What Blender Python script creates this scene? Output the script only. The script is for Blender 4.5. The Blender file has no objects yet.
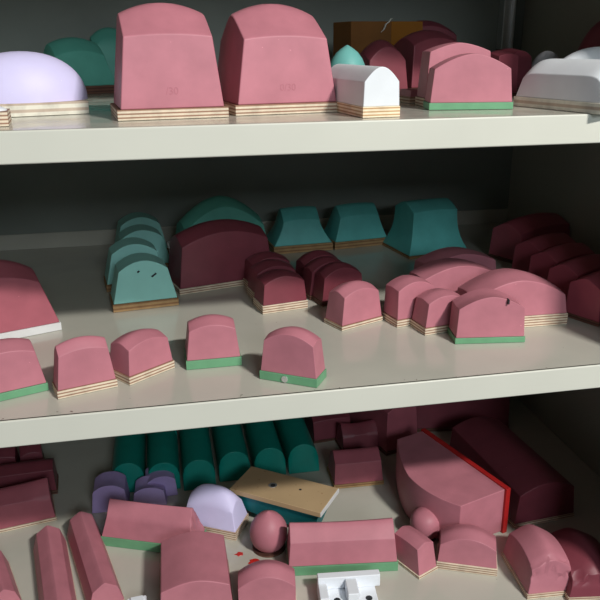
import bpy, bmesh, math, random
from mathutils import Matrix, Vector
random.seed(7)
scene = bpy.context.scene
COL = scene.collection
R = math.radians

# ------------------------------------------------------------------ materials
def lin(c):
    return tuple((v/12.92 if v <= .04045 else ((v+.055)/1.055)**2.4) for v in (x/255 for x in c)) + (1,)

def new_mat(name, rough=.5, spec=.4):
    m = bpy.data.materials.new(name); m.use_nodes = True
    nt = m.node_tree; b = nt.nodes['Principled BSDF']
    b.inputs['Roughness'].default_value = rough
    b.inputs['Specular IOR Level'].default_value = spec
    return m, nt, b

def N(nt, t, **k):
    n = nt.nodes.new(t)
    for a, v in k.items():
        if a.startswith('i_'): n.inputs[a[2:].replace('_', ' ')].default_value = v
        else: setattr(n, a, v)
    return n

def noise(nt, scale, detail=3, co='Object'):
    tc = N(nt, 'ShaderNodeTexCoord'); n = N(nt, 'ShaderNodeTexNoise')
    n.inputs['Scale'].default_value = scale; n.inputs['Detail'].default_value = detail
    nt.links.new(tc.outputs[co], n.inputs['Vector']); return n

def ramp(nt, fac, stops):
    r = N(nt, 'ShaderNodeValToRGB'); e = r.color_ramp.elements
    while len(e) < len(stops): e.new(.5)
    for s, (p, c) in zip(e, stops): s.position = p; s.color = c
    nt.links.new(fac, r.inputs['Fac']); return r

def bump(nt, b, h, strength, dist=.001):
    bp = N(nt, 'ShaderNodeBump'); bp.inputs['Strength'].default_value = strength; bp.inputs['Distance'].default_value = dist
    nt.links.new(h, bp.inputs['Height']); nt.links.new(bp.outputs['Normal'], b.inputs['Normal'])

def silicone(name, col, rough=.5, spec=.35, var=.1):
    m, nt, b = new_mat(name, rough, spec)
    n = noise(nt, 38, 4); c = lin(col)
    lo = tuple(v*(1-var) for v in c[:3])+(1,); hi = tuple(min(1, v*(1+var*.7)) for v in c[:3])+(1,)
    r = ramp(nt, n.outputs['Fac'], [(.3, lo), (.7, hi)])
    # pale dust specks
    n2 = noise(nt, 420, 1); r2 = ramp(nt, n2.outputs['Fac'], [(.80, (0, 0, 0, 1)), (.84, (1, 1, 1, 1))])
    mx = N(nt, 'ShaderNodeMixRGB'); mx.inputs['Color2'].default_value = tuple(min(1, v*1.5+.05) for v in c[:3])+(1,)
    nt.links.new(r2.outputs['Color'], mx.inputs['Fac']); nt.links.new(r.outputs['Color'], mx.inputs['Color1'])
    nt.links.new(mx.outputs['Color'], b.inputs['Base Color'])
    bump(nt, b, noise(nt, 160, 3).outputs['Fac'], .12, .0006)
    return m

def plywood(name, light, dark, layers, face=None, var=.25):
    m, nt, b = new_mat(name, .6, .25)
    tc = N(nt, 'ShaderNodeTexCoord'); sep = N(nt, 'ShaderNodeSeparateXYZ'); nt.links.new(tc.outputs['Object'], sep.inputs[0])
    mu = N(nt, 'ShaderNodeMath', operation='MULTIPLY'); mu.inputs[1].default_value = layers
    nt.links.new(sep.outputs['Z'], mu.inputs[0])
    fr = N(nt, 'ShaderNodeMath', operation='FRACT'); nt.links.new(mu.outputs[0], fr.inputs[0])
    r = ramp(nt, fr.outputs[0], [(.0, lin(light)), (.48, lin(light)), (.56, lin(dark)), (.9, lin(dark)), (1.0, lin(light))])
    n = noise(nt, 90, 4)
    mp = ramp(nt, n.outputs['Fac'], [(.3, (1-var,)*3+(1,)), (.6, (1, 1, 1, 1))])
    mx = N(nt, 'ShaderNodeMixRGB', blend_type='MULTIPLY'); mx.inputs['Fac'].default_value = 1
    nt.links.new(r.outputs['Color'], mx.inputs['Color1']); nt.links.new(mp.outputs['Color'], mx.inputs['Color2'])
    nt.links.new(mx.outputs['Color'], b.inputs['Base Color'])
    return m

def painted(name, col, rough=.45, chips=None, var=.12, scale=30, chip_at=.7):
    m, nt, b = new_mat(name, rough, .4)
    n = noise(nt, scale, 5); c = lin(col)
    r = ramp(nt, n.outputs['Fac'], [(.3, tuple(v*(1-var) for v in c[:3])+(1,)), (.7, c)])
    out = r.outputs['Color']
    if chips:
        n2 = noise(nt, 130, 3); r2 = ramp(nt, n2.outputs['Fac'], [(chip_at, (0, 0, 0, 1)), (chip_at+.03, (1, 1, 1, 1))])
        mx = N(nt, 'ShaderNodeMixRGB'); mx.inputs['Color2'].default_value = lin(chips)
        nt.links.new(r2.outputs['Color'], mx.inputs['Fac']); nt.links.new(out, mx.inputs['Color1']); out = mx.outputs['Color']
    nt.links.new(out, b.inputs['Base Color'])
    bump(nt, b, n.outputs['Fac'], .05)
    return m

M = {
 'pinkmark': silicone('pink_silicone_mark', (178, 109, 121)),
 'pink': silicone('pink_silicone', (184, 117, 129)),
 'pinkdeep': silicone('rose_silicone', (168, 92, 104)),
 'dark': silicone('dark_red_silicone', (126, 60, 71), .42, .4),
 'teal': silicone('teal_silicone', (110, 178, 172)),
 'darkr': silicone('wine_red_silicone', (168, 80, 94), .42, .4),
 'tealpale': silicone('pale_teal_silicone', (152, 216, 208), .5, .35, .05),
 'tealm': silicone('clear_teal_silicone', (96, 186, 181), .45),
 'tealdeep': silicone('deep_teal_silicone', (92, 172, 156)),
 'tealdark': silicone('dark_green_silicone', (8, 140, 126), .4, .4),
 'lav': silicone('lavender_silicone', (176, 156, 208)),
 'lavl': silicone('pale_lavender_silicone', (212, 206, 242), .5, .3, .04),
 'greysil': silicone('grey_white_silicone', (200, 202, 208), .5, .3, .05),
 'white': silicone('white_silicone', (226, 230, 234), .5, .3, .04),
 'ply': plywood('plywood_edge', (226, 211, 188), (160, 124, 102), 330),
 'plyb': plywood('brown_board', (176, 142, 100), (142, 106, 72), 200),
 'plyd': plywood('dark_board', (120, 84, 70), (84, 56, 48), 250),
 'plyw': plywood('grey_white_board', (228, 224, 208), (196, 178, 160), 160),
 'plyl': plywood('light_ply_edge', (244, 228, 198), (196, 158, 116), 360),
 'green': painted('green_paint', (108, 164, 124), .4, (70, 90, 70), .15, 60, .74),
 'whiteplate': painted('white_board_paint', (222, 222, 222), .5, (150, 140, 130), .1, 60, .72),
 'red': painted('red_paint', (206, 44, 44), .4, (110, 26, 26), .25, 60, .68),
 'card': painted('brown_cardboard', (124, 80, 34), .8, None, .2, 25),
 'tape': painted('packing_tape', (150, 98, 40), .25, None, .1, 25),
 'lint': painted('pale_lint', (215, 215, 205), .9, None, .05),
 'board': painted('tan_varnished_board', (192, 164, 126), .4, (168, 136, 98), .12, 18, .66),
 'metal': None, 'hole': painted('hole_dark', (40, 42, 46), .6),
 'plastic': painted('white_plastic', (236, 240, 246), .3, None, .02),
 'mark': painted('dried_red_ink', (200, 40, 30), .4),
 'tealrim': silicone('teal_edge', (20, 120, 125)),
}
m, nt, b = new_mat('bright_metal', .42); b.inputs['Metallic'].default_value = .9; b.inputs['Base Color'].default_value = (.8, .82, .82, 1); M['metal'] = m

def shelf_paint():
    m, nt, b = new_mat('cream_enamel_paint', .3, .5)
    c = lin((193, 191, 179)); n = noise(nt, 9, 6)
    r = ramp(nt, n.outputs['Fac'], [(.3, tuple(v*.9 for v in c[:3])+(1,)), (.65, c)])
    # grime specks, thickest along the front edge where the paint is worn
    tc = N(nt, 'ShaderNodeTexCoord'); sep = N(nt, 'ShaderNodeSeparateXYZ'); nt.links.new(tc.outputs['Object'], sep.inputs[0])
    ab = N(nt, 'ShaderNodeMath', operation='SUBTRACT'); ab.inputs[1].default_value = .004; nt.links.new(sep.outputs['Y'], ab.inputs[0])
    ab2 = N(nt, 'ShaderNodeMath', operation='ABSOLUTE'); nt.links.new(ab.outputs[0], ab2.inputs[0])
    edge = N(nt, 'ShaderNodeMapRange'); edge.inputs['From Min'].default_value = .006; edge.inputs['From Max'].default_value = .0
    edge.inputs['To Min'].default_value = 0; edge.inputs['To Max'].default_value = .13
    nt.links.new(ab2.outputs[0], edge.inputs['Value'])
    n2 = noise(nt, 210, 4); n3 = noise(nt, 26, 2)
    ad = N(nt, 'ShaderNodeMath', operation='ADD'); nt.links.new(n2.outputs['Fac'], ad.inputs[0]); nt.links.new(edge.outputs[0], ad.inputs[1])
    m3 = N(nt, 'ShaderNodeMath', operation='MULTIPLY'); m3.inputs[1].default_value = .35; nt.links.new(n3.outputs['Fac'], m3.inputs[0])
    a2 = N(nt, 'ShaderNodeMath', operation='ADD'); nt.links.new(ad.outputs[0], a2.inputs[0]); nt.links.new(m3.outputs[0], a2.inputs[1])
    r2 = ramp(nt, a2.outputs[0], [(.95, (0, 0, 0, 1)), (.98, (1, 1, 1, 1))])
    mx = N(nt, 'ShaderNodeMixRGB'); mx.inputs['Color2'].default_value = lin((92, 84, 74))
    nt.links.new(r2.outputs['Color'], mx.inputs['Fac']); nt.links.new(r.outputs['Color'], mx.inputs['Color1'])
    nt.links.new(mx.outputs['Color'], b.inputs['Base Color'])
    rr = ramp(nt, n3.outputs['Fac'], [(.35, (.1,)*3+(1,)), (.7, (.24,)*3+(1,))]); nt.links.new(rr.outputs['Color'], b.inputs['Roughness'])
    return m
M['shelf'] = shelf_paint()
M['lip'] = painted('cream_lip_paint', (212, 212, 200), .35, (150, 142, 128), .06, 9, .79)
M['back'] = painted('grey_green_cabinet_paint', (140, 147, 140), .5, None, .18, 7)
M['side'] = painted('grey_cabinet_side_paint', (172, 172, 158), .5, None, .12, 8)

# ------------------------------------------------------------------ mesh helpers
def link(name, bm, mat, parent=None, bevel=0, sharp=32):
    me = bpy.data.meshes.new(name); bmesh.ops.recalc_face_normals(bm, faces=bm.faces[:]); bm.to_mesh(me); bm.free()
    for p in me.polygons: p.use_smooth = True
    me.set_sharp_from_angle(angle=R(sharp))
    me.materials.append(mat)
    o = bpy.data.objects.new(name, me); COL.objects.link(o)
    if parent: o.parent = parent
    if bevel:
        md = o.modifiers.new('bevel', 'BEVEL'); md.width = bevel; md.segments = 2; md.limit_method = 'ANGLE'; md.angle_limit = R(sharp)
        md.harden_normals = True
    return o

def box(bm, x0, x1, y0, y1, z0, z1):
    v = [bm.verts.new((x, y, z)) for z in (z0, z1) for x, y in ((x0, y0), (x1, y0), (x1, y1), (x0, y1))]
    for f in ((0, 1, 2, 3), (4, 5, 6, 7), (0, 1, 5, 4), (1, 2, 6, 5), (2, 3, 7, 6), (3, 0, 4, 7)):
        bm.faces.new([v[i] for i in f])
    return v

def empty(name, label, cat, loc, yaw=0, group=None):
    o = bpy.data.objects.new(name, None); COL.objects.link(o)
    o.empty_display_size = .02
    o.location = loc; o.rotation_euler = (0, 0, yaw); o['label'] = label; o['category'] = cat
    if group: o['group'] = group
    return o

def pad_body(w, d, z0, hc, hm, hre, hrm, tx, ty, e, q, flare, nu=18, nv=12, nl=6):
    """moulded pad: flared walls, arched shoulder line and a ridged or rounded top"""
    bm = bmesh.new(); g = math.sqrt(1+e*e)-e if e > 0 else 1
    def top(u, v):
        a = 1-abs(u)**q
        hs = hc+(hm-hc)*a; hr = hre+(hrm-hre)*a
        k = 1-(math.sqrt(v*v+e*e)-e)/g if e > 0 else math.sqrt(max(0, 1-v*v))
        return hs+(hr-hs)*k
    T = [[None]*(nv+1) for _ in range(nu+1)]
    for i in range(nu+1):
        for j in range(nv+1):
            u = -1+2*i/nu; v = -1+2*j/nv
            T[i][j] = bm.verts.new((u*w/2*(1-tx), v*d/2*(1-ty), top(u, v)))
    for i in range(nu):
        for j in range(nv):
            bm.faces.new((T[i][j], T[i+1][j], T[i+1][j+1], T[i][j+1]))
    per = [(i, 0) for i in range(nu)]+[(nu, j) for j in range(nv)]+[(i, nv) for i in range(nu, 0, -1)]+[(0, j) for j in range(nv, 0, -1)]
    prev = [T[i][j] for i, j in per]
    for l in range(nl-1, -1, -1):
        t = l/nl; k = 1-(1-t)**flare if flare > 1 else t
        cur = []
        for i, j in per:
            u = -1+2*i/nu; v = -1+2*j/nv; z = z0+(T[i][j].co.z-z0)*t
            cur.append(bm.verts.new((u*w/2*(1-tx*k), v*d/2*(1-ty*k), z)))
        n = len(per)
        for k2 in range(n):
            bm.faces.new((prev[k2], prev[(k2+1) % n], cur[(k2+1) % n], cur[k2]))
        prev = cur
    bm.faces.new(prev)
    return bm

def plate_bm(w, d, t):
    bm = bmesh.new(); box(bm, -w/2, w/2, -d/2, d/2, 0, t); return bm

def lathe_bm(prof, sx=1, sy=1, n=36):
    bm = bmesh.new(); rings = []
    for r, z in prof:
        if r < 1e-6: rings.append([bm.verts.new((0, 0, z))])
        else: rings.append([bm.verts.new((r*sx*math.cos(2*math.pi*k/n), r*sy*math.sin(2*math.pi*k/n), z)) for k in range(n)])
    for a, b2 in zip(rings, rings[1:]):
        for k in range(n):
            k2 = (k+1) % n
            if len(a) == 1: bm.faces.new((a[0], b2[k], b2[k2]))
            elif len(b2) == 1: bm.faces.new((a[k], a[k2], b2[0]))
            else: bm.faces.new((a[k], a[k2], b2[k2], b2[k]))
    if len(rings[0]) > 1: bm.faces.new(rings[0])
    if len(rings[-1]) > 1: bm.faces.new(rings[-1])
    return bm

PLATE = {'ply': 'ply', 'plyb': 'plyb', 'plyd': 'plyd', 'plyw': 'plyw', 'plyl': 'plyl', 'green': 'green', 'white': 'whiteplate', 'red': 'red'}
THINGS = {}
def P(key, x, y, yaw, mat=None, plate=None, z=0, w=0, d=0, tp=0, ov=0, hc=0, hm=0, hre=0, hrm=0, tx=0, ty=0, e=.25, q=2, flare=1, like=None):
    label, group = LABELS[key]
    if like:                                        # a repeat: copy the thing and each of its parts
        src = THINGS[like]; r = src.copy(); COL.objects.link(r)
        r.location = (x, y, src.location.z); r.rotation_euler = (0, 0, yaw); r['label'] = label
        if group: r['group'] = group
        for ch in list(src.children):
            c = ch.copy(); COL.objects.link(c); c.parent = r
        THINGS[key] = r; return r
    t = empty('printing_pad', label, 'printing pad', (x, y, z), yaw, group)
    link('silicone_body', pad_body(w-2*ov, d-2*ov, tp, hc, hm, hre, hrm, tx, ty, e, q, flare), M[mat], t, min(.0012, d*.02))
    if tp > 0:
        link('base_plate', plate_bm(w, d, tp), M[PLATE[plate]], t, .0004)
    THINGS[key] = t; return t

# ------------------------------------------------------------------ the steel cabinet
ZT, ZM, ZB = -.0602, -.3021, -.6
XL, XR, YF, YB = -.32, .60, .60, 1.19
def wall(name, bounds, mat, **k):
    bm = bmesh.new(); box(bm, *bounds); o = link(name, bm, mat, None, .001); o['kind'] = 'structure'; return o
wall('wall_back', (XL-.004, XR+.004, YB, YB+.004, -.68, .2), M['back'])
wall('wall_left', (XL-.004, XL, YF-.012, YB, -.68, .2), M['side'])
wall('wall_right', (XR, XR+.004, YF-.012, YB, -.68, .2), M['side'])
wall('ceiling', (XL-.004, XR+.004, YF, YB+.004, .2, .203), M['shelf'])
wall('trim_6', (XL, .464, YF-.002, YF+.002, .175, .2025), M['shelf'])
wall('floor', (XL-.004, XR+.004, YF-.012, YB+.004, -.684, -.68), M['side'])
# ribbed upright in the back corner, above the dark pads
bm = bmesh.new(); box(bm, .556, .576, 1.176, YB, -.012, .2); box(bm, .556, .559, 1.170, 1.178, -.012, .2); box(bm, .572, .576, 1.170, 1.178, -.012, .2)
o = link('trim_1', bm, M['metal'], None, .0008); o['kind'] = 'structure'

for k_, z_ in enumerate((ZT, ZM, ZB)):              # pale strips imitating a band of light low on the back wall
    wall('trim_%d' % (k_+2), (XL, XR, YB-.003, YB, z_-.002, z_+.024), M['shelf'])
# right-hand front frame, out of view, added to shade pads by the wall
wall('trim_5', (.464, XR, YF-.016, YF-.004, -.68, .2), M['side'])

def shelf(z, lip, label):
    t = empty('cabinet_shelf', label, 'shelf', (0, YF, z), 0, None)
    bm = bmesh.new(); D = YB-YF-.004
    box(bm, XL+.001, XR-.001, 0, D, -.0025, 0)
    link('shelf_panel', bm, M['shelf'], t)
    bm = bmesh.new(); box(bm, XL+.001, XR-.001, -.0015, .003, -lip, .0)
    link('front_lip', bm, M['lip'], t, .0014)
    return t
shelf(ZT, .0255, 'cream painted steel cabinet shelf holding the two biggest pink pads, uppermost shelf')
shelf(ZM, .0255, 'cream painted steel cabinet shelf holding rows of small pink pads, middle shelf')
shelf(ZB, .0255, 'cream painted steel cabinet shelf under the long green bars, lowest shelf')

# ------------------------------------------------------------------ pads
LABELS = {
 'big_pink_a': ('very large pink pad on plywood, left of the two tallest on the top shelf', 'two tallest pink pads'),
 'big_pink_b': ('very large pink pad on plywood, right of the two tallest, beside the white loaf pad', 'two tallest pink pads'),
 't6': ('white loaf-shaped pad on light plywood beside the right tall pink pad', None),
 't10a': ('flat pink pad on a green plate at the front of the top shelf', 'flat pink pads on the top shelf'),
 't10b': ('flat pink pad standing directly behind the green-plated one on the top shelf', 'flat pink pads on the top shelf'),
 't13': ('long white rounded pad on a pale board overhanging the top shelf edge at right', None),
 't2': ('deep teal pad on a dark board between the lavender dome and tall pink pad', None),
 't3': ('deep teal pad furthest back, half hidden by the left tall pink pad', None),
 'ta': ('dark red pad on the top shelf in front of the cardboard box', 'dark red pads at the back of the top shelf'),
 'tb': ('tall dark red pad behind the tiny pink block on the top shelf', 'dark red pads at the back of the top shelf'),
 'tc': ('dark red pad furthest back, right of the cardboard box', 'dark red pads at the back of the top shelf'),
 'tblock': ('tiny low pink block on plywood left of the flat green-plated pad', None),
 'td': ('narrow dark red pad just right of the flat pink pads on the top shelf', 'dark red pads at the back of the top shelf'),
 'te': ('dark red pad behind the left end of the long white pad', 'dark red pads at the back of the top shelf'),
 'm17': ('pink pad on a green plate cut off by the left picture edge', 'front row of pink pads on the middle shelf'),
 'm18': ('pink pad on striped plywood, second from left in the front row', 'front row of pink pads on the middle shelf'),
 'm19': ('pink pad on plywood turned to the right, third in the front row', 'front row of pink pads on the middle shelf'),
 'm20': ('pink pad on a green plate left of the one with a screw head', 'front row of pink pads on the middle shelf'),
 'm21': ('pink pad on a green plate with a silver screw head, nearest the shelf edge', 'front row of pink pads on the middle shelf'),
 'm10': ('pink pad on plywood standing alone right of the dark red trios', None),
 'm11': ('small pink pad on plywood, left of the overlapping pair', 'overlapping small pink pads'),
 'm12': ('small pink pad on plywood, right of the overlapping pair, beside the green-plated pad', 'overlapping small pink pads'),
 'm13': ('pink pad on a green plate with a dark nick in its top edge', None),
 'm14': ('wide pink pad on thick pale plywood behind the nicked green-plated pad', None),
 'm15': ('wide pink pad half in shade, nearer of the two behind the small pair', 'wide pink pads half in shade'),
 'm15b': ('wide pink pad half in shade, rear one of the two, before the flared teal pad', 'wide pink pads half in shade'),
 'teal_front': ('pale teal pad with two black nicks at the front of the teal row', 'stacked row of teal pads'),
 'teal_b': ('pale teal pad second from the front of the teal row', 'stacked row of teal pads'),
 'teal_c': ('pale teal pad third from the front of the teal row', 'stacked row of teal pads'),
 'teal_d': ('pale teal pad at the very back of the teal row', 'stacked row of teal pads'),
 'm4': ('big dark red pad on plywood between the teal row and the first trio', None),
 'm3': ('big deep teal pad standing behind the big dark red pad', None),
 'm5': ('teal pad on a brown board right behind the dark red trios', 'teal pads along the back of the middle shelf'),
 'm6': ('teal pad on a brown board left of the flared teal pad', 'teal pads along the back of the middle shelf'),
 'm7': ('large flared teal pad at the back right of the middle shelf', 'teal pads along the back of the middle shelf'),
 'm8': ('dark red pad on light plywood, front one of the left trio', 'dark red trio behind the front row'),
 'm8b': ('dark red pad, middle one of the left trio', 'dark red trio behind the front row'),
 'm8c': ('dark red pad, rear one of the left trio beside the big dark red pad', 'dark red trio behind the front row'),
 'm9': ('dark red pad, front one of the right trio next to the lone pink pad', 'second dark red trio'),
 'm9b': ('dark red pad, middle one of the right trio', 'second dark red trio'),
 'm9c': ('dark red pad, rear one of the right trio', 'second dark red trio'),
 'm1': ('large rose pad on a white plate at the left edge of the middle shelf', None),
 'm16': ('dark red pad nearest the front of the row by the right wall', 'dark red pads along the right wall'),
 'm16b': ('dark red pad second from the front of the row by the right wall', 'dark red pads along the right wall'),
 'm16c': ('dark red pad third from the front of the row by the right wall', 'dark red pads along the right wall'),
 'm16d': ('dark red pad next to last in the row by the right wall', 'dark red pads along the right wall'),
 'm16e': ('larger dark red pad at the very back of the row by the right wall', 'dark red pads along the right wall'),
 'b4': ('pink ridged bar on a green plate in front of the lavender blocks', 'pink bars on green plates'),
 'b11': ('longest pink ridged bar on a green plate behind the white bracket', 'pink bars on green plates'),
 'b12': ('pink wedge-shaped pad with its corner towards us, right of the longest bar', None),
 'b14': ('low arched pink pad on plywood in front of the boat-shaped pad', None),
 'b15': ('pink pad with a torn front corner on pale board, lower right', None),
 'b16': ('dark red pad on a board in the bottom right corner', None),
 'b8': ('low arched pink pad at the bottom edge between the loaf and the white bracket', None),
 'b6': ('thick pink loaf pad pointing at us at the bottom edge', None),
 'b5r': ('slim pink bar, right of the two lying side by side at bottom left', 'slim pink bars at bottom left'),
 'b5l': ('slim pink bar, left of the two lying side by side at bottom left', 'slim pink bars at bottom left'),
 'b5ll': ('slim pink bar cut off at the bottom left picture corner', 'slim pink bars at bottom left'),
 't0': ('long dark green bar at the left end of the row of green bars', 'long green bars at the back of the bottom shelf'),
 't1': ('shorter dark green bar second from left, its rounded end behind the lavender blocks', 'long green bars at the back of the bottom shelf'),
 't1b': ('shorter dark green bar lying end to end behind the second one', 'long green bars at the back of the bottom shelf'),
 't2g': ('long dark green bar third from left with its bright round end showing', 'long green bars at the back of the bottom shelf'),
 't3g': ('long dark green bar fourth from left, end above the tan board corner', 'long green bars at the back of the bottom shelf'),
 't4g': ('long dark green bar second from right, end hidden by the tan board', 'long green bars at the back of the bottom shelf'),
 't5g': ('long dark green bar at the right end of the row of green bars', 'long green bars at the back of the bottom shelf'),
 'p3': ('rose block on a brown board between the green bars and boat-shaped pad', None),
 'p2': ('dark red block directly behind the rose block', 'dark blocks behind the rose block'),
 'p1': ('dark red block furthest back, right next to the last green bar', 'dark blocks behind the rose block'),
 'b22': ('rose bar on pale board at the left edge of the bottom shelf', 'red bars at the left of the bottom shelf'),
 'b23': ('dark red bar behind the rose one at the left of the bottom shelf', 'red bars at the left of the bottom shelf'),
 'b24': ('small dark red block at the back left, cut by the picture edge', 'small dark blocks at back left'),
 'b24b': ('small dark red block at the back left, right one of the two', 'small dark blocks at back left'),
 'b18': ('huge dark red pad in shade right of the red board', None),
 'b19': ('big dark red pad in deep shade behind the huge dark one', None),
 'b20': ('rose slab in shade behind the boat-shaped pad', None),
 'lav1': ('lavender block at the left, darkest of the three lavender blocks', 'small lavender blocks'),
 'lav2': ('lavender block in the middle, right behind the pink ridged bar', 'small lavender blocks'),
 'lav3': ('lavender block rearmost of the three, against the green bars', 'small lavender blocks'),
 'lavdome': ('pale lavender domed pad on plywood left of the tan board', None),
}
P(key='big_pink_a', mat='pink', plate='ply', x=0.0121, y=0.6981, z=-0.0599, yaw=0.1099, w=0.0943, d=0.09, tp=0.0085, ov=0.003, hc=0.0664, hm=0.0685, hre=0.0853, hrm=0.0943, tx=0.1612, ty=0.08, e=0.2, q=2.0, flare=1.0)
P(key='big_pink_b', mat='pink', plate='ply', x=0.113, y=0.7228, z=-0.0599, yaw=0.1448, w=0.0998, d=0.1, tp=0.0088, ov=0.003, hc=0.0637, hm=0.0664, hre=0.0851, hrm=0.0946, tx=0.1787, ty=0.08, e=0.2, q=2.0, flare=1.0)
P(key='m17', mat='pink', plate='green', x=-0.1519, y=0.6601, z=-0.3018, yaw=0.3566, w=0.0667, d=0.04, tp=0.0074, ov=0.001, hc=0.0397, hm=0.0445, hre=0.0452, hrm=0.0505, tx=0.1878, ty=0.1, e=0.3, q=2.0, flare=1.0)
P(key='m18', mat='pink', plate='ply', x=-0.0806, y=0.6504, z=-0.3018, yaw=0.2999, w=0.0547, d=0.0236, tp=0.008, ov=0.001, hc=0.0393, hm=0.0434, hre=0.0467, hrm=0.0517, tx=0.1578, ty=0.1, e=0.3, q=2.0, flare=1.0)
P(key='m19', mat='pink', plate='ply', x=-0.0292, y=0.6771, z=-0.3018, yaw=0.648, w=0.0536, d=0.0348, tp=0.0082, ov=0.001, hc=0.0327, hm=0.038, hre=0.0371, hrm=0.0429, tx=0.1164, ty=0.1, e=0.3, q=2.0, flare=1.0)
P(key='m20', mat='pink', plate='green', x=0.0408, y=0.6892, z=-0.3018, yaw=0.0075, w=0.0547, d=0.036, tp=0.0091, ov=0.001, hc=0.0383, hm=0.0439, hre=0.0426, hrm=0.0488, tx=0.142, ty=0.1, e=0.3, q=2.0, flare=1.0)
P(key='m21', mat='pink', plate='green', x=0.1128, y=0.6322, z=-0.3018, yaw=-0.5685, w=0.0585, d=0.0266, tp=0.0084, ov=0.001, hc=0.0393, hm=0.0484, hre=0.0419, hrm=0.0513, tx=0.1226, ty=0.1, e=0.3, q=2.0, flare=1.0)
P(key='m10', mat='pink', plate='ply', x=0.208, y=0.7666, z=-0.3018, yaw=0.4047, w=0.0591, d=0.0342, tp=0.0053, ov=0.001, hc=0.0364, hm=0.0432, hre=0.0409, hrm=0.0482, tx=0.1513, ty=0.1, e=0.3, q=2.0, flare=1.0)
P(key='m11', mat='pink', plate='ply', x=0.2717, y=0.7588, z=-0.3018, yaw=0.2253, w=0.0517, d=0.0339, tp=0.0084, ov=0.001, hc=0.041, hm=0.0497, hre=0.0426, hrm=0.0515, tx=0.0473, ty=0.1, e=0.3, q=2.0, flare=1.0)
P(key='m12', mat='pink', plate='ply', x=0.2965, y=0.7283, z=-0.3018, yaw=0.1766, w=0.0546, d=0.0331, tp=0.0082, ov=0.001, hc=0.0342, hm=0.0416, hre=0.0365, hrm=0.0442, tx=0.1425, ty=0.1, e=0.3, q=2.0, flare=1.0)
P(key='m13', mat='pink', plate='green', x=0.3346, y=0.6894, z=-0.3018, yaw=-0.1399, w=0.0751, d=0.034, tp=0.0063, ov=0.001, hc=0.038, hm=0.0509, hre=0.0368, hrm=0.0496, tx=0.0483, ty=0.05, e=0.3, q=1.8, flare=1.0)
P(key='m14', mat='pink', plate='ply', x=0.3829, y=0.7345, z=-0.3018, yaw=-0.0149, w=0.1154, d=0.055, tp=0.013, ov=0.001, hc=0.0345, hm=0.0542, hre=0.0377, hrm=0.0578, tx=0.0495, ty=0.08, e=0.4, q=1.8, flare=1.0)
P(key='m15', mat='pink', plate='ply', x=0.3455, y=0.8166, z=-0.3018, yaw=0.134, w=0.1063, d=0.042, tp=0.008, ov=0.001, hc=0.035, hm=0.0477, hre=0.0365, hrm=0.0493, tx=0.0775, ty=0.05, e=0.4, q=1.8, flare=1.0)
P(key='m15b', like='m15', x=0.3698, y=0.8656, yaw=0.134)
P(key='teal_front', mat='tealpale', plate='plyb', x=-0.0282, y=0.8829, z=-0.3018, yaw=0.1353, w=0.0784, d=0.045, tp=0.0096, ov=0.001, hc=0.048, hm=0.0598, hre=0.0478, hrm=0.0595, tx=0.24, ty=0.1, e=0.4, q=2.0, flare=1.0)
P(key='teal_b', like='teal_front', x=-0.0399, y=0.9642, yaw=0.1353)
P(key='teal_c', like='teal_front', x=-0.0311, y=1.0391, yaw=0.1353)
P(key='teal_d', like='teal_front', x=-0.0343, y=1.1221, yaw=0.1353)
P(key='m4', mat='dark', plate='ply', x=0.0726, y=0.9497, z=-0.3018, yaw=0.2569, w=0.1323, d=0.06, tp=0.0074, ov=0.001, hc=0.0602, hm=0.0746, hre=0.0703, hrm=0.0849, tx=0.1023, ty=0.08, e=0.3, q=2.0, flare=1.0)
P(key='m3', mat='tealdeep', plate='plyb', x=0.0831, y=1.0526, z=-0.3018, yaw=0.1638, w=0.1332, d=0.07, tp=0.008, ov=0.001, hc=0.0544, hm=0.086, hre=0.0637, hrm=0.0963, tx=0.12, ty=0.15, e=0.4, q=1.8, flare=1.0)
P(key='m5', mat='tealm', plate='plyb', x=0.2073, y=1.1021, z=-0.3018, yaw=0.0845, w=0.0939, d=0.065, tp=0.0117, ov=0.001, hc=0.0461, hm=0.0491, hre=0.0627, hrm=0.0647, tx=0.3792, ty=0.3, e=0.4, q=2.0, flare=1.5)
P(key='m6', mat='tealm', plate='plyb', x=0.3001, y=1.1093, z=-0.3018, yaw=0.1478, w=0.0904, d=0.06, tp=0.0111, ov=0.001, hc=0.046, hm=0.0493, hre=0.062, hrm=0.0642, tx=0.2689, ty=0.3, e=0.4, q=2.0, flare=1.2)
P(key='m7', mat='tealm', plate='plyb', x=0.3964, y=1.0517, z=-0.3018, yaw=0.1616, w=0.1022, d=0.0937, tp=0.0038, ov=0.001, hc=0.064, hm=0.0664, hre=0.0757, hrm=0.0765, tx=0.26, ty=0.34, e=0.4, q=2.0, flare=2.6)
P(key='m8', mat='dark', plate='ply', x=0.1343, y=0.8341, z=-0.3018, yaw=0.1895, w=0.0575, d=0.036, tp=0.01, ov=0.001, hc=0.0347, hm=0.043, hre=0.0375, hrm=0.0461, tx=0.0917, ty=0.06, e=0.4, q=2.0, flare=1.0)
P(key='m8b', like='m8', x=0.1319, y=0.8786, yaw=0.1895)
P(key='m8c', like='m8', x=0.1314, y=0.917, yaw=0.1895)
P(key='m9', mat='dark', plate='plyd', x=0.2089, y=0.844, z=-0.3018, yaw=0.2323, w=0.0594, d=0.03, tp=0.005, ov=0.001, hc=0.0342, hm=0.0449, hre=0.0374, hrm=0.0484, tx=0.121, ty=0.06, e=0.4, q=2.0, flare=1.0)
P(key='m9b', like='m9', x=0.1994, y=0.8714, yaw=0.2323)
P(key='m9c', like='m9', x=0.1962, y=0.9037, yaw=0.2323)
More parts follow.
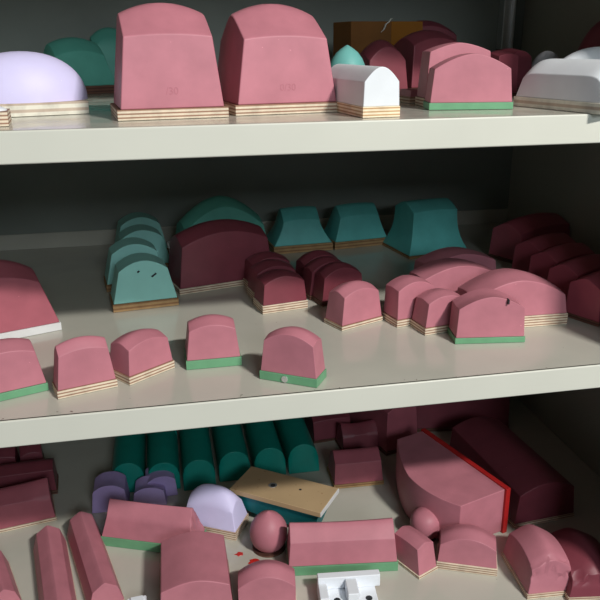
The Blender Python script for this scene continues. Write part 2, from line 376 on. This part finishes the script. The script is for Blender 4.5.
P(key='m1', mat='pinkdeep', plate='white', x=-0.1964, y=0.8189, z=-0.3018, yaw=0.3593, w=0.1398, d=0.07, tp=0.0089, ov=0.001, hc=0.0578, hm=0.0698, hre=0.066, hrm=0.0834, tx=0.2241, ty=0.12, e=0.3, q=2.2, flare=1.0)
P(key='m16', mat='darkr', plate='plyd', x=0.4968, y=0.7287, z=-0.3018, yaw=0.4189, w=0.082, d=0.047, tp=0.005, ov=0.001, hc=0.041, hm=0.044, hre=0.05, hrm=0.054, tx=0.03, ty=0.1, e=0.3, q=2.0, flare=1.0)
P(key='m16b', like='m16', x=0.5018, y=0.7847, yaw=0.4189)
P(key='m16c', like='m16', x=0.5068, y=0.8407, yaw=0.4189)
P(key='m16d', like='m16', x=0.5118, y=0.8947, yaw=0.4189)
P(key='m16e', mat='darkr', plate='plyd', x=0.5352, y=0.9806, z=-0.3018, yaw=0.4189, w=0.115, d=0.06, tp=0.005, ov=0.001, hc=0.044, hm=0.049, hre=0.056, hrm=0.062, tx=0.03, ty=0.1, e=0.3, q=2.0, flare=1.0)
P(key='b4', mat='pink', plate='green', x=-0.038, y=0.8121, z=-0.5997, yaw=-0.3862, w=0.127, d=0.039, tp=0.0129, ov=0.001, hc=0.0385, hm=0.0403, hre=0.0576, hrm=0.0564, tx=0.1132, ty=0.25, e=0.15, q=2.0, flare=1.0)
P(key='b11', mat='pink', plate='green', x=0.1866, y=0.7298, z=-0.5997, yaw=-0.129, w=0.1323, d=0.05, tp=0.0123, ov=0.001, hc=0.0408, hm=0.0415, hre=0.0571, hrm=0.0551, tx=0.0385, ty=0.25, e=0.15, q=2.0, flare=1.0)
P(key='b12', mat='pink', plate='ply', x=0.271, y=0.7075, z=-0.5997, yaw=-1.1332, w=0.0539, d=0.0311, tp=0.004, ov=0.001, hc=0.0361, hm=0.0375, hre=0.0411, hrm=0.043, tx=0.2395, ty=0.1, e=0.25, q=2.0, flare=1.0)
P(key='b14', mat='pink', plate='ply', x=0.3348, y=0.6934, z=-0.5997, yaw=-0.4017, w=0.0713, d=0.036, tp=0.0102, ov=0.001, hc=0.0328, hm=0.045, hre=0.0367, hrm=0.0494, tx=0.0587, ty=0.1, e=0.25, q=2.0, flare=1.0)
P(key='b15', mat='pink', plate='ply', x=0.408, y=0.6571, z=-0.5997, yaw=-1.6329, w=0.077, d=0.0569, tp=0.006, ov=0.001, hc=0.0351, hm=0.0436, hre=0.0466, hrm=0.0564, tx=0.08, ty=0.15, e=0.25, q=2.0, flare=1.0)
P(key='b16', mat='dark', plate='ply', x=0.4569, y=0.649, z=-0.5997, yaw=-1.7205, w=0.0944, d=0.0601, tp=0.006, ov=0.001, hc=0.024, hm=0.038, hre=0.034, hrm=0.048, tx=0.08, ty=0.15, e=0.25, q=2.0, flare=1.0)
P(key='b8', mat='pink', plate='ply', x=0.0875, y=0.678, z=-0.5997, yaw=-0.1314, w=0.0658, d=0.036, tp=0.007, ov=0.001, hc=0.0305, hm=0.0447, hre=0.0362, hrm=0.051, tx=-0.0047, ty=0.1, e=0.25, q=2.0, flare=1.0)
P(key='b6', mat='pink', plate='ply', x=0.0086, y=0.7082, z=-0.5997, yaw=-1.5888, w=0.0897, d=0.082, tp=0.005, ov=0.0005, hc=0.042, hm=0.042, hre=0.052, hrm=0.052, tx=0.0, ty=0.08, e=0.6, q=2.0, flare=1.0)
P(key='b5r', mat='pink', plate='ply', x=-0.1105, y=0.7768, z=-0.5997, yaw=-1.3133, w=0.1518, d=0.041, tp=0.003, ov=0.0005, hc=0.024, hm=0.024, hre=0.033, hrm=0.033, tx=0.0, ty=0.3, e=0.1, q=2.0, flare=1.0)
P(key='b5l', mat='pink', plate='ply', x=-0.1524, y=0.7514, z=-0.5997, yaw=-1.3714, w=0.1566, d=0.041, tp=0.003, ov=0.0005, hc=0.024, hm=0.024, hre=0.033, hrm=0.033, tx=0.0, ty=0.3, e=0.1, q=2.0, flare=1.0)
P(key='b5ll', mat='pink', plate='ply', x=-0.2158, y=0.7593, z=-0.5997, yaw=-1.2177, w=0.0856, d=0.036, tp=0.003, ov=0.0005, hc=0.022, hm=0.022, hre=0.03, hrm=0.03, tx=0.0, ty=0.35, e=0.1, q=2.0, flare=1.0)
P(key='t0', mat='tealdark', plate='none', x=-0.073, y=1.0475, z=-0.5997, yaw=1.5708, w=0.235, d=0.046, tp=0.0, ov=0.0, hc=0.02, hm=0.02, hre=0.043, hrm=0.043, tx=0.07, ty=0.0, e=-1.0, q=2.0, flare=1.0)
P(key='t1', mat='tealdark', plate='none', x=-0.023, y=0.985, z=-0.5997, yaw=1.5708, w=0.12, d=0.046, tp=0.0, ov=0.0, hc=0.02, hm=0.02, hre=0.043, hrm=0.043, tx=0.07, ty=0.0, e=-1.0, q=2.0, flare=1.0)
P(key='t1b', mat='tealdark', plate='none', x=-0.023, y=1.11, z=-0.5997, yaw=1.5708, w=0.12, d=0.046, tp=0.0, ov=0.0, hc=0.02, hm=0.02, hre=0.043, hrm=0.043, tx=0.07, ty=0.0, e=-1.0, q=2.0, flare=1.0)
P(key='t2g', mat='tealdark', plate='none', x=0.027, y=1.0415, z=-0.5997, yaw=1.5708, w=0.247, d=0.046, tp=0.0, ov=0.0, hc=0.02, hm=0.02, hre=0.043, hrm=0.043, tx=0.07, ty=0.0, e=-1.0, q=2.0, flare=1.0)
P(key='t3g', mat='tealdark', plate='none', x=0.079, y=1.0475, z=-0.5997, yaw=1.5708, w=0.235, d=0.046, tp=0.0, ov=0.0, hc=0.02, hm=0.02, hre=0.043, hrm=0.043, tx=0.07, ty=0.0, e=-1.0, q=2.0, flare=1.0)
P(key='t4g', mat='tealdark', plate='none', x=0.131, y=1.0475, z=-0.5997, yaw=1.5708, w=0.235, d=0.046, tp=0.0, ov=0.0, hc=0.02, hm=0.02, hre=0.043, hrm=0.043, tx=0.07, ty=0.0, e=-1.0, q=2.0, flare=1.0)
P(key='t5g', mat='tealdark', plate='none', x=0.181, y=1.0475, z=-0.5997, yaw=1.5708, w=0.235, d=0.046, tp=0.0, ov=0.0, hc=0.02, hm=0.02, hre=0.043, hrm=0.043, tx=0.07, ty=0.0, e=-1.0, q=2.0, flare=1.0)
P(key='p3', mat='pinkdeep', plate='plyb', x=0.2511, y=0.9039, z=-0.5997, yaw=-0.0324, w=0.0733, d=0.052, tp=0.0058, ov=0.001, hc=0.0353, hm=0.0349, hre=0.0469, hrm=0.0459, tx=0.0579, ty=0.25, e=0.25, q=2.0, flare=1.0)
P(key='p2', mat='dark', plate='plyd', x=0.278, y=0.9907, z=-0.5997, yaw=0.0424, w=0.0601, d=0.045, tp=0.004, ov=0.001, hc=0.0261, hm=0.0271, hre=0.0433, hrm=0.0395, tx=0.0226, ty=0.25, e=0.25, q=2.0, flare=1.0)
P(key='p1', mat='dark', plate='plyd', x=0.2411, y=1.0413, z=-0.5997, yaw=0.0917, w=0.0639, d=0.06, tp=0.004, ov=0.001, hc=0.0336, hm=0.0358, hre=0.0432, hrm=0.0402, tx=-0.0021, ty=0.2, e=0.25, q=2.0, flare=1.0)
P(key='b22', mat='pinkdeep', plate='ply', x=-0.2382, y=0.8976, z=-0.5997, yaw=0.1954, w=0.1367, d=0.055, tp=0.0046, ov=0.001, hc=0.0317, hm=0.0348, hre=0.0515, hrm=0.0483, tx=0.0475, ty=0.25, e=0.25, q=2.0, flare=1.0)
P(key='b23', mat='dark', plate='plyd', x=-0.2439, y=0.9643, z=-0.5997, yaw=0.0846, w=0.1413, d=0.045, tp=0.006, ov=0.001, hc=0.0362, hm=0.0375, hre=0.0427, hrm=0.0448, tx=0.0238, ty=0.2, e=0.25, q=2.0, flare=1.0)
P(key='b24', mat='dark', plate='plyd', x=-0.2582, y=1.0282, z=-0.5997, yaw=0.0885, w=0.0455, d=0.045, tp=0.004, ov=0.001, hc=0.0282, hm=0.0314, hre=0.0374, hrm=0.0417, tx=0.0488, ty=0.2, e=0.25, q=2.0, flare=1.0)
P(key='b24b', mat='dark', plate='plyd', x=-0.218, y=1.0355, z=-0.5997, yaw=0.1883, w=0.0353, d=0.045, tp=0.004, ov=0.001, hc=0.0254, hm=0.0302, hre=0.0353, hrm=0.0412, tx=0.0651, ty=0.2, e=0.25, q=2.0, flare=1.0)
P(key='b18', mat='dark', plate='ply', x=0.4585, y=0.842, z=-0.5997, yaw=-1.4835, w=0.19, d=0.09, tp=0.006, ov=0.0005, hc=0.048, hm=0.048, hre=0.06, hrm=0.066, tx=0.0, ty=0.1, e=0.8, q=2.0, flare=1.0)
P(key='lav1', mat='lav', plate='none', x=-0.0959, y=0.9088, z=-0.5997, yaw=-0.0182, w=0.0491, d=0.04, tp=0.0, ov=0.0, hc=0.031, hm=0.04, hre=0.0289, hrm=0.0377, tx=0.143, ty=0.08, e=0.8, q=2.4, flare=1.0)
P(key='lav2', mat='lav', plate='none', x=-0.0425, y=0.9083, z=-0.5997, yaw=-0.0525, w=0.046, d=0.035, tp=0.0, ov=0.0, hc=0.0213, hm=0.0286, hre=0.0177, hrm=0.0246, tx=0.1213, ty=0.08, e=0.8, q=2.4, flare=1.0)
P(key='lav3', mat='lav', plate='none', x=-0.0277, y=0.9289, z=-0.5997, yaw=0.0794, w=0.0431, d=0.04, tp=0.0, ov=0.0, hc=0.0248, hm=0.0322, hre=0.0241, hrm=0.0315, tx=0.1008, ty=0.08, e=0.8, q=2.4, flare=1.0)
P(key='lavdome', mat='lavl', plate='ply', x=0.0417, y=0.8294, z=-0.5997, yaw=-0.5038, w=0.0762, d=0.0448, tp=0.012, ov=0.001, hc=0.036, hm=0.044, hre=0.046, hrm=0.062, tx=0.14, ty=0.25, e=0.9, q=2.6, flare=1.0)
P(key='t10a', mat='pink', plate='green', x=0.293, y=0.6802, z=-0.0599, yaw=-0.164, w=0.0788, d=0.03, tp=0.0063, ov=0.001, hc=0.0362, hm=0.0495, hre=0.0365, hrm=0.0498, tx=0.0785, ty=0.05, e=0.4, q=1.7, flare=1.0)
P(key='t10b', mat='pink', plate='ply', x=0.2965, y=0.724, z=-0.0599, yaw=-0.0448, w=0.07, d=0.03, tp=0.008, ov=0.001, hc=0.0509, hm=0.059, hre=0.0513, hrm=0.0595, tx=0.1049, ty=0.05, e=0.4, q=1.6, flare=1.0)
P(key='t13', mat='white', plate='plyw', x=0.385, y=0.6474, z=-0.0599, yaw=-1.3306, w=0.1116, d=0.05, tp=0.009, ov=0.001, hc=0.026, hm=0.031, hre=0.04, hrm=0.044, tx=0.1, ty=0.1, e=1.0, q=10.0, flare=1.0)
P(key='t6', mat='white', plate='plyl', x=0.1836, y=0.6716, z=-0.0599, yaw=1.671, w=0.11, d=0.034, tp=0.009, ov=0.0005, hc=0.029, hm=0.029, hre=0.041, hrm=0.041, tx=0.0, ty=0.05, e=0.9, q=2.0, flare=1.0)
P(key='t2', mat='tealdeep', plate='plyd', x=-0.0987, y=1.0617, z=-0.0599, yaw=0.4463, w=0.0834, d=0.075, tp=0.01, ov=0.001, hc=0.0473, hm=0.0535, hre=0.0623, hrm=0.0701, tx=0.2, ty=0.3, e=0.5, q=2.0, flare=1.0)
P(key='t3', mat='tealdeep', plate='none', x=-0.0559, y=1.162, z=-0.0599, yaw=0.2066, w=0.0685, d=0.05, tp=0.0, ov=0.001, hc=0.0556, hm=0.0671, hre=0.071, hrm=0.0842, tx=0.2, ty=0.3, e=0.5, q=2.0, flare=1.0)
P(key='ta', mat='dark', plate='plyd', x=0.2753, y=0.9108, z=-0.0599, yaw=0.164, w=0.0564, d=0.05, tp=0.005, ov=0.001, hc=0.0393, hm=0.0551, hre=0.0465, hrm=0.0631, tx=0.1229, ty=0.1, e=0.5, q=2.0, flare=1.0)
P(key='tb', mat='dark', plate='plyd', x=0.347, y=0.9448, z=-0.0599, yaw=0.2018, w=0.0765, d=0.06, tp=0.006, ov=0.001, hc=0.0561, hm=0.0648, hre=0.0649, hrm=0.0746, tx=0.0881, ty=0.1, e=0.5, q=2.0, flare=1.0)
P(key='tc', mat='dark', plate='none', x=0.3943, y=1.0891, z=-0.0599, yaw=0.0664, w=0.0945, d=0.05, tp=0.0, ov=0.001, hc=0.0684, hm=0.0818, hre=0.0755, hrm=0.0898, tx=0.0808, ty=0.1, e=0.5, q=2.0, flare=1.0)
P(key='tblock', mat='pink', plate='ply', x=0.2765, y=0.7735, z=-0.0599, yaw=0.1111, w=0.0328, d=0.03, tp=0.006, ov=0.001, hc=0.0128, hm=0.013, hre=0.0131, hrm=0.0133, tx=0.0689, ty=0.05, e=0.25, q=2.0, flare=1.0)
P(key='td', mat='dark', plate='plyd', x=0.3935, y=0.8328, z=-0.0599, yaw=0.2274, w=0.0312, d=0.04, tp=0.004, ov=0.001, hc=0.044, hm=0.0467, hre=0.0468, hrm=0.0498, tx=0.0717, ty=0.05, e=0.25, q=2.0, flare=1.0)
P(key='te', mat='dark', plate='plyd', x=0.4509, y=0.9268, z=-0.0599, yaw=0.3814, w=0.0462, d=0.05, tp=0.004, ov=0.001, hc=0.0408, hm=0.0485, hre=0.0435, hrm=0.0515, tx=0.1343, ty=0.1, e=0.25, q=2.0, flare=1.0)
P(key='b19', mat='dark', plate='plyd', x=0.457, y=1.055, z=-0.5997, yaw=-0.1396, w=0.17, d=0.11, tp=0.006, ov=0.0005, hc=0.07, hm=0.07, hre=0.085, hrm=0.085, tx=0.0, ty=0.12, e=0.7, q=2.0, flare=1.0)
P(key='b20', mat='pinkdeep', plate='plyd', x=0.322, y=1.03, z=-0.5997, yaw=-1.309, w=0.15, d=0.06, tp=0.006, ov=0.001, hc=0.07, hm=0.07, hre=0.08, hrm=0.08, tx=0.05, ty=0.1, e=0.5, q=2.0, flare=1.0)

THINGS_D = {'m21': 0.0266, 'teal_front': 0.045}
THINGS_F = {'big_pink_a': (0.09, 0.0085, 0.0664, 0.08, 0.003), 'big_pink_b': (0.1, 0.0088, 0.0637, 0.08, 0.003)}


# ------------------------------------------------------------------ one-off pads and other things
def dome(label, loc, prof, mat, sx=1, sy=1, yaw=0, plate=None, pw=0, pd=0, tp=0, group=None, round_plate=False, tilt=None):
    t = empty('printing_pad', label, 'printing pad', loc, yaw, group)
    link('silicone_body', lathe_bm([(r_, z_+tp) for r_, z_ in prof], sx, sy), M[mat], t, 0, 50)
    if tp:
        if round_plate: link('base_plate', lathe_bm([(pw/2, 0), (pw/2, tp)]), M[plate], t, .0004)
        else: link('base_plate', plate_bm(pw, pd, tp), M[plate], t, .0004)
    if tilt: t.rotation_euler = tilt
    return t
def ell(r, h, p=2., n=14):
    return [(r*math.cos(a)**(2/p), h*math.sin(a)**(2/p)) for a in [k*math.pi/2/n for k in range(n)]]+[(0, h)]
ONION = [(.016, 0), (.0205, .006), (.0235, .015), (.0238, .023), (.0222, .032), (.0188, .039), (.0135, .0455), (.008, .0495), (.0035, .0522), (.001, .0535), (0, .0538)]
def scaled(pr, s, h): return [(a*s, b*h) for a, b in pr]

# top shelf
dome('large pale lavender dome pad at the left end of the top shelf', (-.118, .752, ZT+.0003), ell(.058, .044, 2.15), 'lavl', 1, .62, .25, 'plyw', .104, .072, .0115)
dome('cut-off white pad on layered plywood at the far left of the top shelf', (-.148, .645, ZT+.0003), ell(.032, .006), 'white', 1, .5, .1, 'ply', .066, .036, .011)
dome('bright teal pointed dome pad behind the white loaf pad', (.221, .86, ZT+.0003), scaled(ONION, .92, 1.0), 'teal', plate='plyd', pw=.044, pd=.044, tp=.004)
dome('small grey-white dome pad behind the long white pad', (.500, .918, ZT+.0003), ell(.026, .044, 2.), 'greysil', 1, .8, .2, 'plyd', .054, .044, .004)
dome('white dome pad rising behind the long white pad', (.452, .722, ZT+.0003), ell(.062, .046, 2.1), 'white', 1, .4, .1, 'plyw', .126, .052, .008)
dome('dark red dome pad at the right end of the top shelf', (.524, .82, ZT+.0003), ell(.043, .080, 2.), 'dark', 1, .85, 0, 'plyd', .088, .076, .006)
# cardboard carton at the back of the top shelf
t = empty('cardboard_box', 'open brown cardboard box behind the teal pointed dome', 'box', (.262, 1.0, ZT+.0003), R(12))
bx_, by_, bh = .108, .055, .0865
for nm, b6 in (('side_wall', (0, bx_, 0, .003, .003, bh)), ('side_wall', (0, bx_, by_-.003, by_, .003, bh)), ('side_wall', (0, .003, .003, by_-.003, .003, bh)), ('side_wall', (bx_-.003, bx_, .003, by_-.003, .003, bh)), ('bottom', (0, bx_, 0, by_, 0, .003))):
    bm = bmesh.new(); box(bm, *b6); link(nm, bm, M['card'], t, .0006)
bm = bmesh.new(); box(bm, .060, bx_+.0004, -.0006, 0, bh-.034, bh); o = link('packing_tape', bm, M['tape'], t); o['label'] = 'shiny amber packing tape'
# scrap of lint hooked on the box rim
cu = bmesh.new(); pts = [(0, 0, 0), (.004, -.001, .004), (.006, -.002, .010), (.010, -.002, .013), (.0135, -.002, .0175), (.016, -.001, .0165)]
prev = None
for k, p3 in enumerate(pts):
    rr_ = .0012 if 0 < k < 5 else .0006
    ring = [cu.verts.new((p3[0]+rr_*math.cos(a_*math.pi/3), p3[1]+rr_*math.sin(a_*math.pi/3), p3[2])) for a_ in range(6)]
    if prev:
        for a_ in range(6): cu.faces.new((prev[a_], prev[(a_+1) % 6], ring[(a_+1) % 6], ring[a_]))
    else: cu.faces.new(ring)
    prev = ring
cu.faces.new(prev)
o = link('lint_scrap', cu, M['lint'], None, 0, 60); o.location = (.305, 1.0078, ZT+.073); o['label'] = 'curled white lint scrap on the front of the cardboard box'; o['category'] = 'lint'

# bottom shelf: lens-shaped pad lying on its long side, its red board upright
t = empty('printing_pad', 'large boat-shaped pink pad lying on its side with a red board', 'printing pad', (0, 0, 0))
W_, D_ = .177, .066
bm = pad_body(W_-.006, D_-.003, .007, .070, .094, .070, .098, .0, .03, .35, 2.2, 1, 24, 12)
for v_ in bm.verts:
    k_ = v_.co.x/(W_/2); v_.co.z = .007+(v_.co.z-.007)*(1+(.13 if k_ > 0 else .30)*k_)
link('silicone_body', bm, M['pink'], t, .001)
o = link('base_plate', plate_bm(W_, D_, .007), M['red'], t, .0004); o['label'] = 'chipped red painted board'
zc = Vector((-.9545, -.2982, 0)); yc = Vector((0, 0, 1)); xc = yc.cross(zc)
mm = Matrix((xc, yc, zc)).transposed().to_4x4(); mm.translation = Vector((.3836, .8244, ZB+D_/2)); t.matrix_world = mm

# pads shaped like onions
dome('onion-shaped pink pad with a pointed tip in front of the tan board', (.104, .772, ZB+.0003), scaled(ONION, 1, .93), 'pink', plate='plyd', pw=.042, pd=.042, tp=.003, round_plate=True)
dome('small smooth egg-shaped pink pad beside the boat-shaped pad', (.303, .752, ZB+.0003), [(.012,0),(.0165,.005),(.0192,.012),(.0198,.019),(.0188,.0265),(.0155,.0315),(.011,.0352),(.005,.0374),(0,.038)], 'pink', plate='plyd', pw=.03, pd=.03, tp=.003, round_plate=True)

# tan board resting on an upturned teal pad
t = empty('printing_pad', 'upturned teal pad showing its tan wooden board with a screw hole', 'printing pad', (.133, .826, ZB+.0003), R(-36))
bw, bd, bz = .130, .060, .040
bm = bmesh.new(); box(bm, -bw/2, bw/2, -bd/2, bd/2, bz, bz+.007)
pl = link('base_plate', bm, M['board'], t, .0006); pl['label'] = 'tan varnished wooden board'
bm = pad_body(bw-.006, bd-.006, 0, .026, .032, .034, .040, .16, .25, .4, 2, 1)
bmesh.ops.scale(bm, vec=(1, 1, -1), verts=bm.verts[:]); bmesh.ops.translate(bm, vec=(0, 0, bz), verts=bm.verts[:])
link('silicone_body', bm, M['tealrim'], t, .001)
def disc(name, r0, r1, z0, z1, mat, parent, loc):
    o = link(name, lathe_bm([(r0, z0), (r1, z1)], n=20), M[mat], parent); o.location = loc; return o
h_ = disc('screw_hole', .0058, .0058, 0, .0009, 'metal', t, (-.0165, .000, bz+.0066)); h_['label'] = 'round metal-lined screw hole'
o = link('hole_centre', lathe_bm([(.0033, 0), (.0033, .0006)], n=16), M['hole'], h_); o.location = (.0008, -.0006, .0007)
h2 = disc('nail_hole', .0018, .0018, 0, .0005, 'hole', t, (.021, .006, bz+.0068))
bm = bmesh.new(); box(bm, bw/2, bw/2+.0012, -bd/2, bd/2, bz+.0004, bz+.0066); o = link('end_strip', bm, M['whiteplate'], t, .0003); o['label'] = 'pale strip on the board end'

# white plastic bracket at the front
t = empty('bracket', 'white plastic bracket with two screw holes in front of the long pink bar', 'bracket', (.180, .660, ZB+.0003), R(-6))
bm = bmesh.new(); box(bm, -.036, .030, -.018, .018, 0, .010); link('base', bm, M['plastic'], t, .0008)
bm = bmesh.new(); box(bm, -.036, .036, .008, .018, .010, .026); link('back_block', bm, M['plastic'], t, .0012)
bm = bmesh.new(); box(bm, -.005, .008, -.018, .008, .010, .024); link('middle_rib', bm, M['plastic'], t, .0012)
bm = bmesh.new(); box(bm, -.036, -.026, -.018, .008, .010, .020); link('side_rib', bm, M['plastic'], t, .0012)
for sx_ in (-.016, .020):
    o = link('screw_hole', lathe_bm([(.0038, 0), (.0038, .0008)], n=18), M['hole'], t); o.location = (sx_, -.010, .0096); o['label'] = 'dark screw hole'
# small white cap at the front
t = empty('cap', 'small white plastic block between the slim pink bar and the pink loaf', 'block', (-.057, .692, ZB+.0003), R(5))
bm = bmesh.new(); box(bm, -.011, .011, -.009, .009, 0, .012); link('body', bm, M['plastic'], t, .0015)
bm = bmesh.new(); box(bm, -.007, .007, -.006, .006, .012, .015); link('raised_top', bm, M['plastic'], t, .0008)
# dried red ink on the shelf
def splash(loc, s, seed, label):
    rnd = random.Random(seed); bm = bmesh.new(); n = 14; vs = []
    for k in range(n):
        a_ = 2*math.pi*k/n; r_ = s*(.55+.6*rnd.random())
        vs.append((r_*math.cos(a_)*1.5, r_*math.sin(a_)))
    lo = [bm.verts.new((x_, y_, 0)) for x_, y_ in vs]; hi = [bm.verts.new((x_*.9, y_*.9, .0004)) for x_, y_ in vs]
    bm.faces.new(lo); bm.faces.new(hi)
    for k in range(n): bm.faces.new((lo[k], lo[(k+1) % n], hi[(k+1) % n], hi[k]))
    o = link('ink_splash', bm, M['mark'], None); o.location = loc; o['label'] = label; o['category'] = 'ink stain'
splash((.0655, .766, ZB+.0003), .0042, 3, 'red ink splash on the shelf just right of the big pink loaf')
splash((.0815, .748, ZB+.0003), .0052, 5, 'red ink splash on the shelf below the onion-shaped pad')
# marks on single pads
o = link('screw_head', lathe_bm([(.0032, 0), (.0032, .0012)], n=18), M['metal'], THINGS['m21']); o.location = (-.003, -THINGS_D['m21']/2+.0002, .004); o.rotation_euler = (R(90), 0, 0); o['label'] = 'silver screw head'
for dx_, dz_, ln in ((-.006, .047, .003), (.012, .041, .007)):
    bm = bmesh.new(); box(bm, -ln/2, ln/2, -.0008, .0008, -.001, .001)
    o = link('nick', bm, M['hole'], THINGS['teal_front'], .0004); o.location = (dx_, -THINGS_D['teal_front']/2*.915+.0002, dz_); o.rotation_euler = (R(-6), R(-35), 0)
bm = bmesh.new(); box(bm, -.0008, .0008, -.004, .002, -.003, .002)
o = link('nick', bm, M['hole'], THINGS['m13'], .0003); o.location = (.016, -.0145, .0465)

def mark(txt, key, size, x_, z_):
    cu_ = bpy.data.curves.new('embossed_mark', 'FONT'); cu_.body = txt; cu_.size = size; cu_.extrude = .0002; cu_.align_x = 'CENTER'
    tmp = bpy.data.objects.new('tmp', cu_); COL.objects.link(tmp)
    me = bpy.data.meshes.new_from_object(tmp.evaluated_get(bpy.context.evaluated_depsgraph_get())); bpy.data.objects.remove(tmp)
    me.materials.clear(); me.materials.append(M['pinkmark'])
    o = bpy.data.objects.new('embossed_mark', me); COL.objects.link(o); o.parent = THINGS[key]
    d_, tp_, h_, ty_, ov_ = THINGS_F[key]
    s_ = (z_-tp_)/(h_-tp_); o.location = (x_, -(d_/2-ov_)*(1-ty_*s_)-.00005, z_); o.rotation_euler = (R(90)-math.atan((d_/2-ov_)*ty_/(h_-tp_)), 0, 0)
    o['label'] = 'faint moulded figures'
mark('0/30', 'big_pink_b', .0085, .000, .020)
mark('/30', 'big_pink_a', .0085, .000, .020)

def torn(key, end, amt, seed):
    rnd = random.Random(seed); t_ = THINGS[key]; b_ = [c for c in t_.children if c.name.startswith('silicone_body')][0]
    xs = [v.co.x*end for v in b_.data.vertices]; zs = [v.co.z for v in b_.data.vertices]; mx_ = max(xs); zm = max(zs)
    for v in b_.data.vertices:
        if v.co.x*end > mx_*.80 and v.co.z > zm*.42:
            v.co.x -= end*rnd.random()*amt*1.4; v.co.z += (rnd.random()-.75)*amt; v.co.y += (rnd.random()-.5)*amt*.6
torn('b15', 1, .0021, 2)
torn('b16', 1, .002, 8)
torn('b4', 1, .0016, 4)


# ------------------------------------------------------------------ light and camera
w = bpy.data.worlds.new('room'); scene.world = w; w.use_nodes = True
bg = w.node_tree.nodes['Background']; bg.inputs['Color'].default_value = (.86, .95, 1, 1); bg.inputs['Strength'].default_value = 0.2
# a room: pale floor and bench below, dim ceiling above
wn = w.node_tree; tc = N(wn, 'ShaderNodeTexCoord'); sp = N(wn, 'ShaderNodeSeparateXYZ'); wn.links.new(tc.outputs['Generated'], sp.inputs[0])
mr = N(wn, 'ShaderNodeMapRange'); mr.inputs['From Min'].default_value = -.6; mr.inputs['From Max'].default_value = .35; wn.links.new(sp.outputs['Z'], mr.inputs['Value'])
rw = ramp(wn, mr.outputs[0], [(.0, (.60, .66, .68, 1)), (.55, (.84, .94, 1, 1)), (.8, (.45, .5, .53, 1)), (1, (.2, .22, .24, 1))]); wn.links.new(rw.outputs['Color'], bg.inputs['Color'])
def area(name, loc, target, sx, sy, power, col=(1, .97, .92)):
    l = bpy.data.lights.new(name, 'AREA'); l.shape = 'RECTANGLE'; l.size = sx; l.size_y = sy; l.energy = power; l.color = col
    o = bpy.data.objects.new(name, l); COL.objects.link(o); o.location = loc
    o.rotation_euler = (Vector(target)-Vector(loc)).to_track_quat('-Z', 'Y').to_euler(); return o
area('ceiling_lamp', (1.05, -1.1, 1.31), (.2, .75, -.25), .3, .09, 62)

area('cool_fill', (0.4, -1.8, 0.74), (.15, .9, -.2), .7, .5, 17.5, (.84, .94, 1))  # added cool fill light that brightens the shaded front faces

f = 738.436
fw, r, u = Vector((.17642, .92793, -.32835)), Vector((.98175, -.18993, -.00926)), Vector((.07096, .32073, .94451))
cam = bpy.data.cameras.new('camera'); co = bpy.data.objects.new('camera', cam); COL.objects.link(co)
cam.sensor_width = 36; cam.lens = f/600*36; cam.clip_start = .01
mt = Matrix((r, u, -fw)).transposed().to_4x4(); co.matrix_world = mt
scene.camera = co
scene.view_settings.view_transform = 'Standard'; scene.view_settings.look = 'None'
scene.view_settings.exposure = 0; scene.view_settings.gamma = 1; scene.view_settings.use_curve_mapping = False
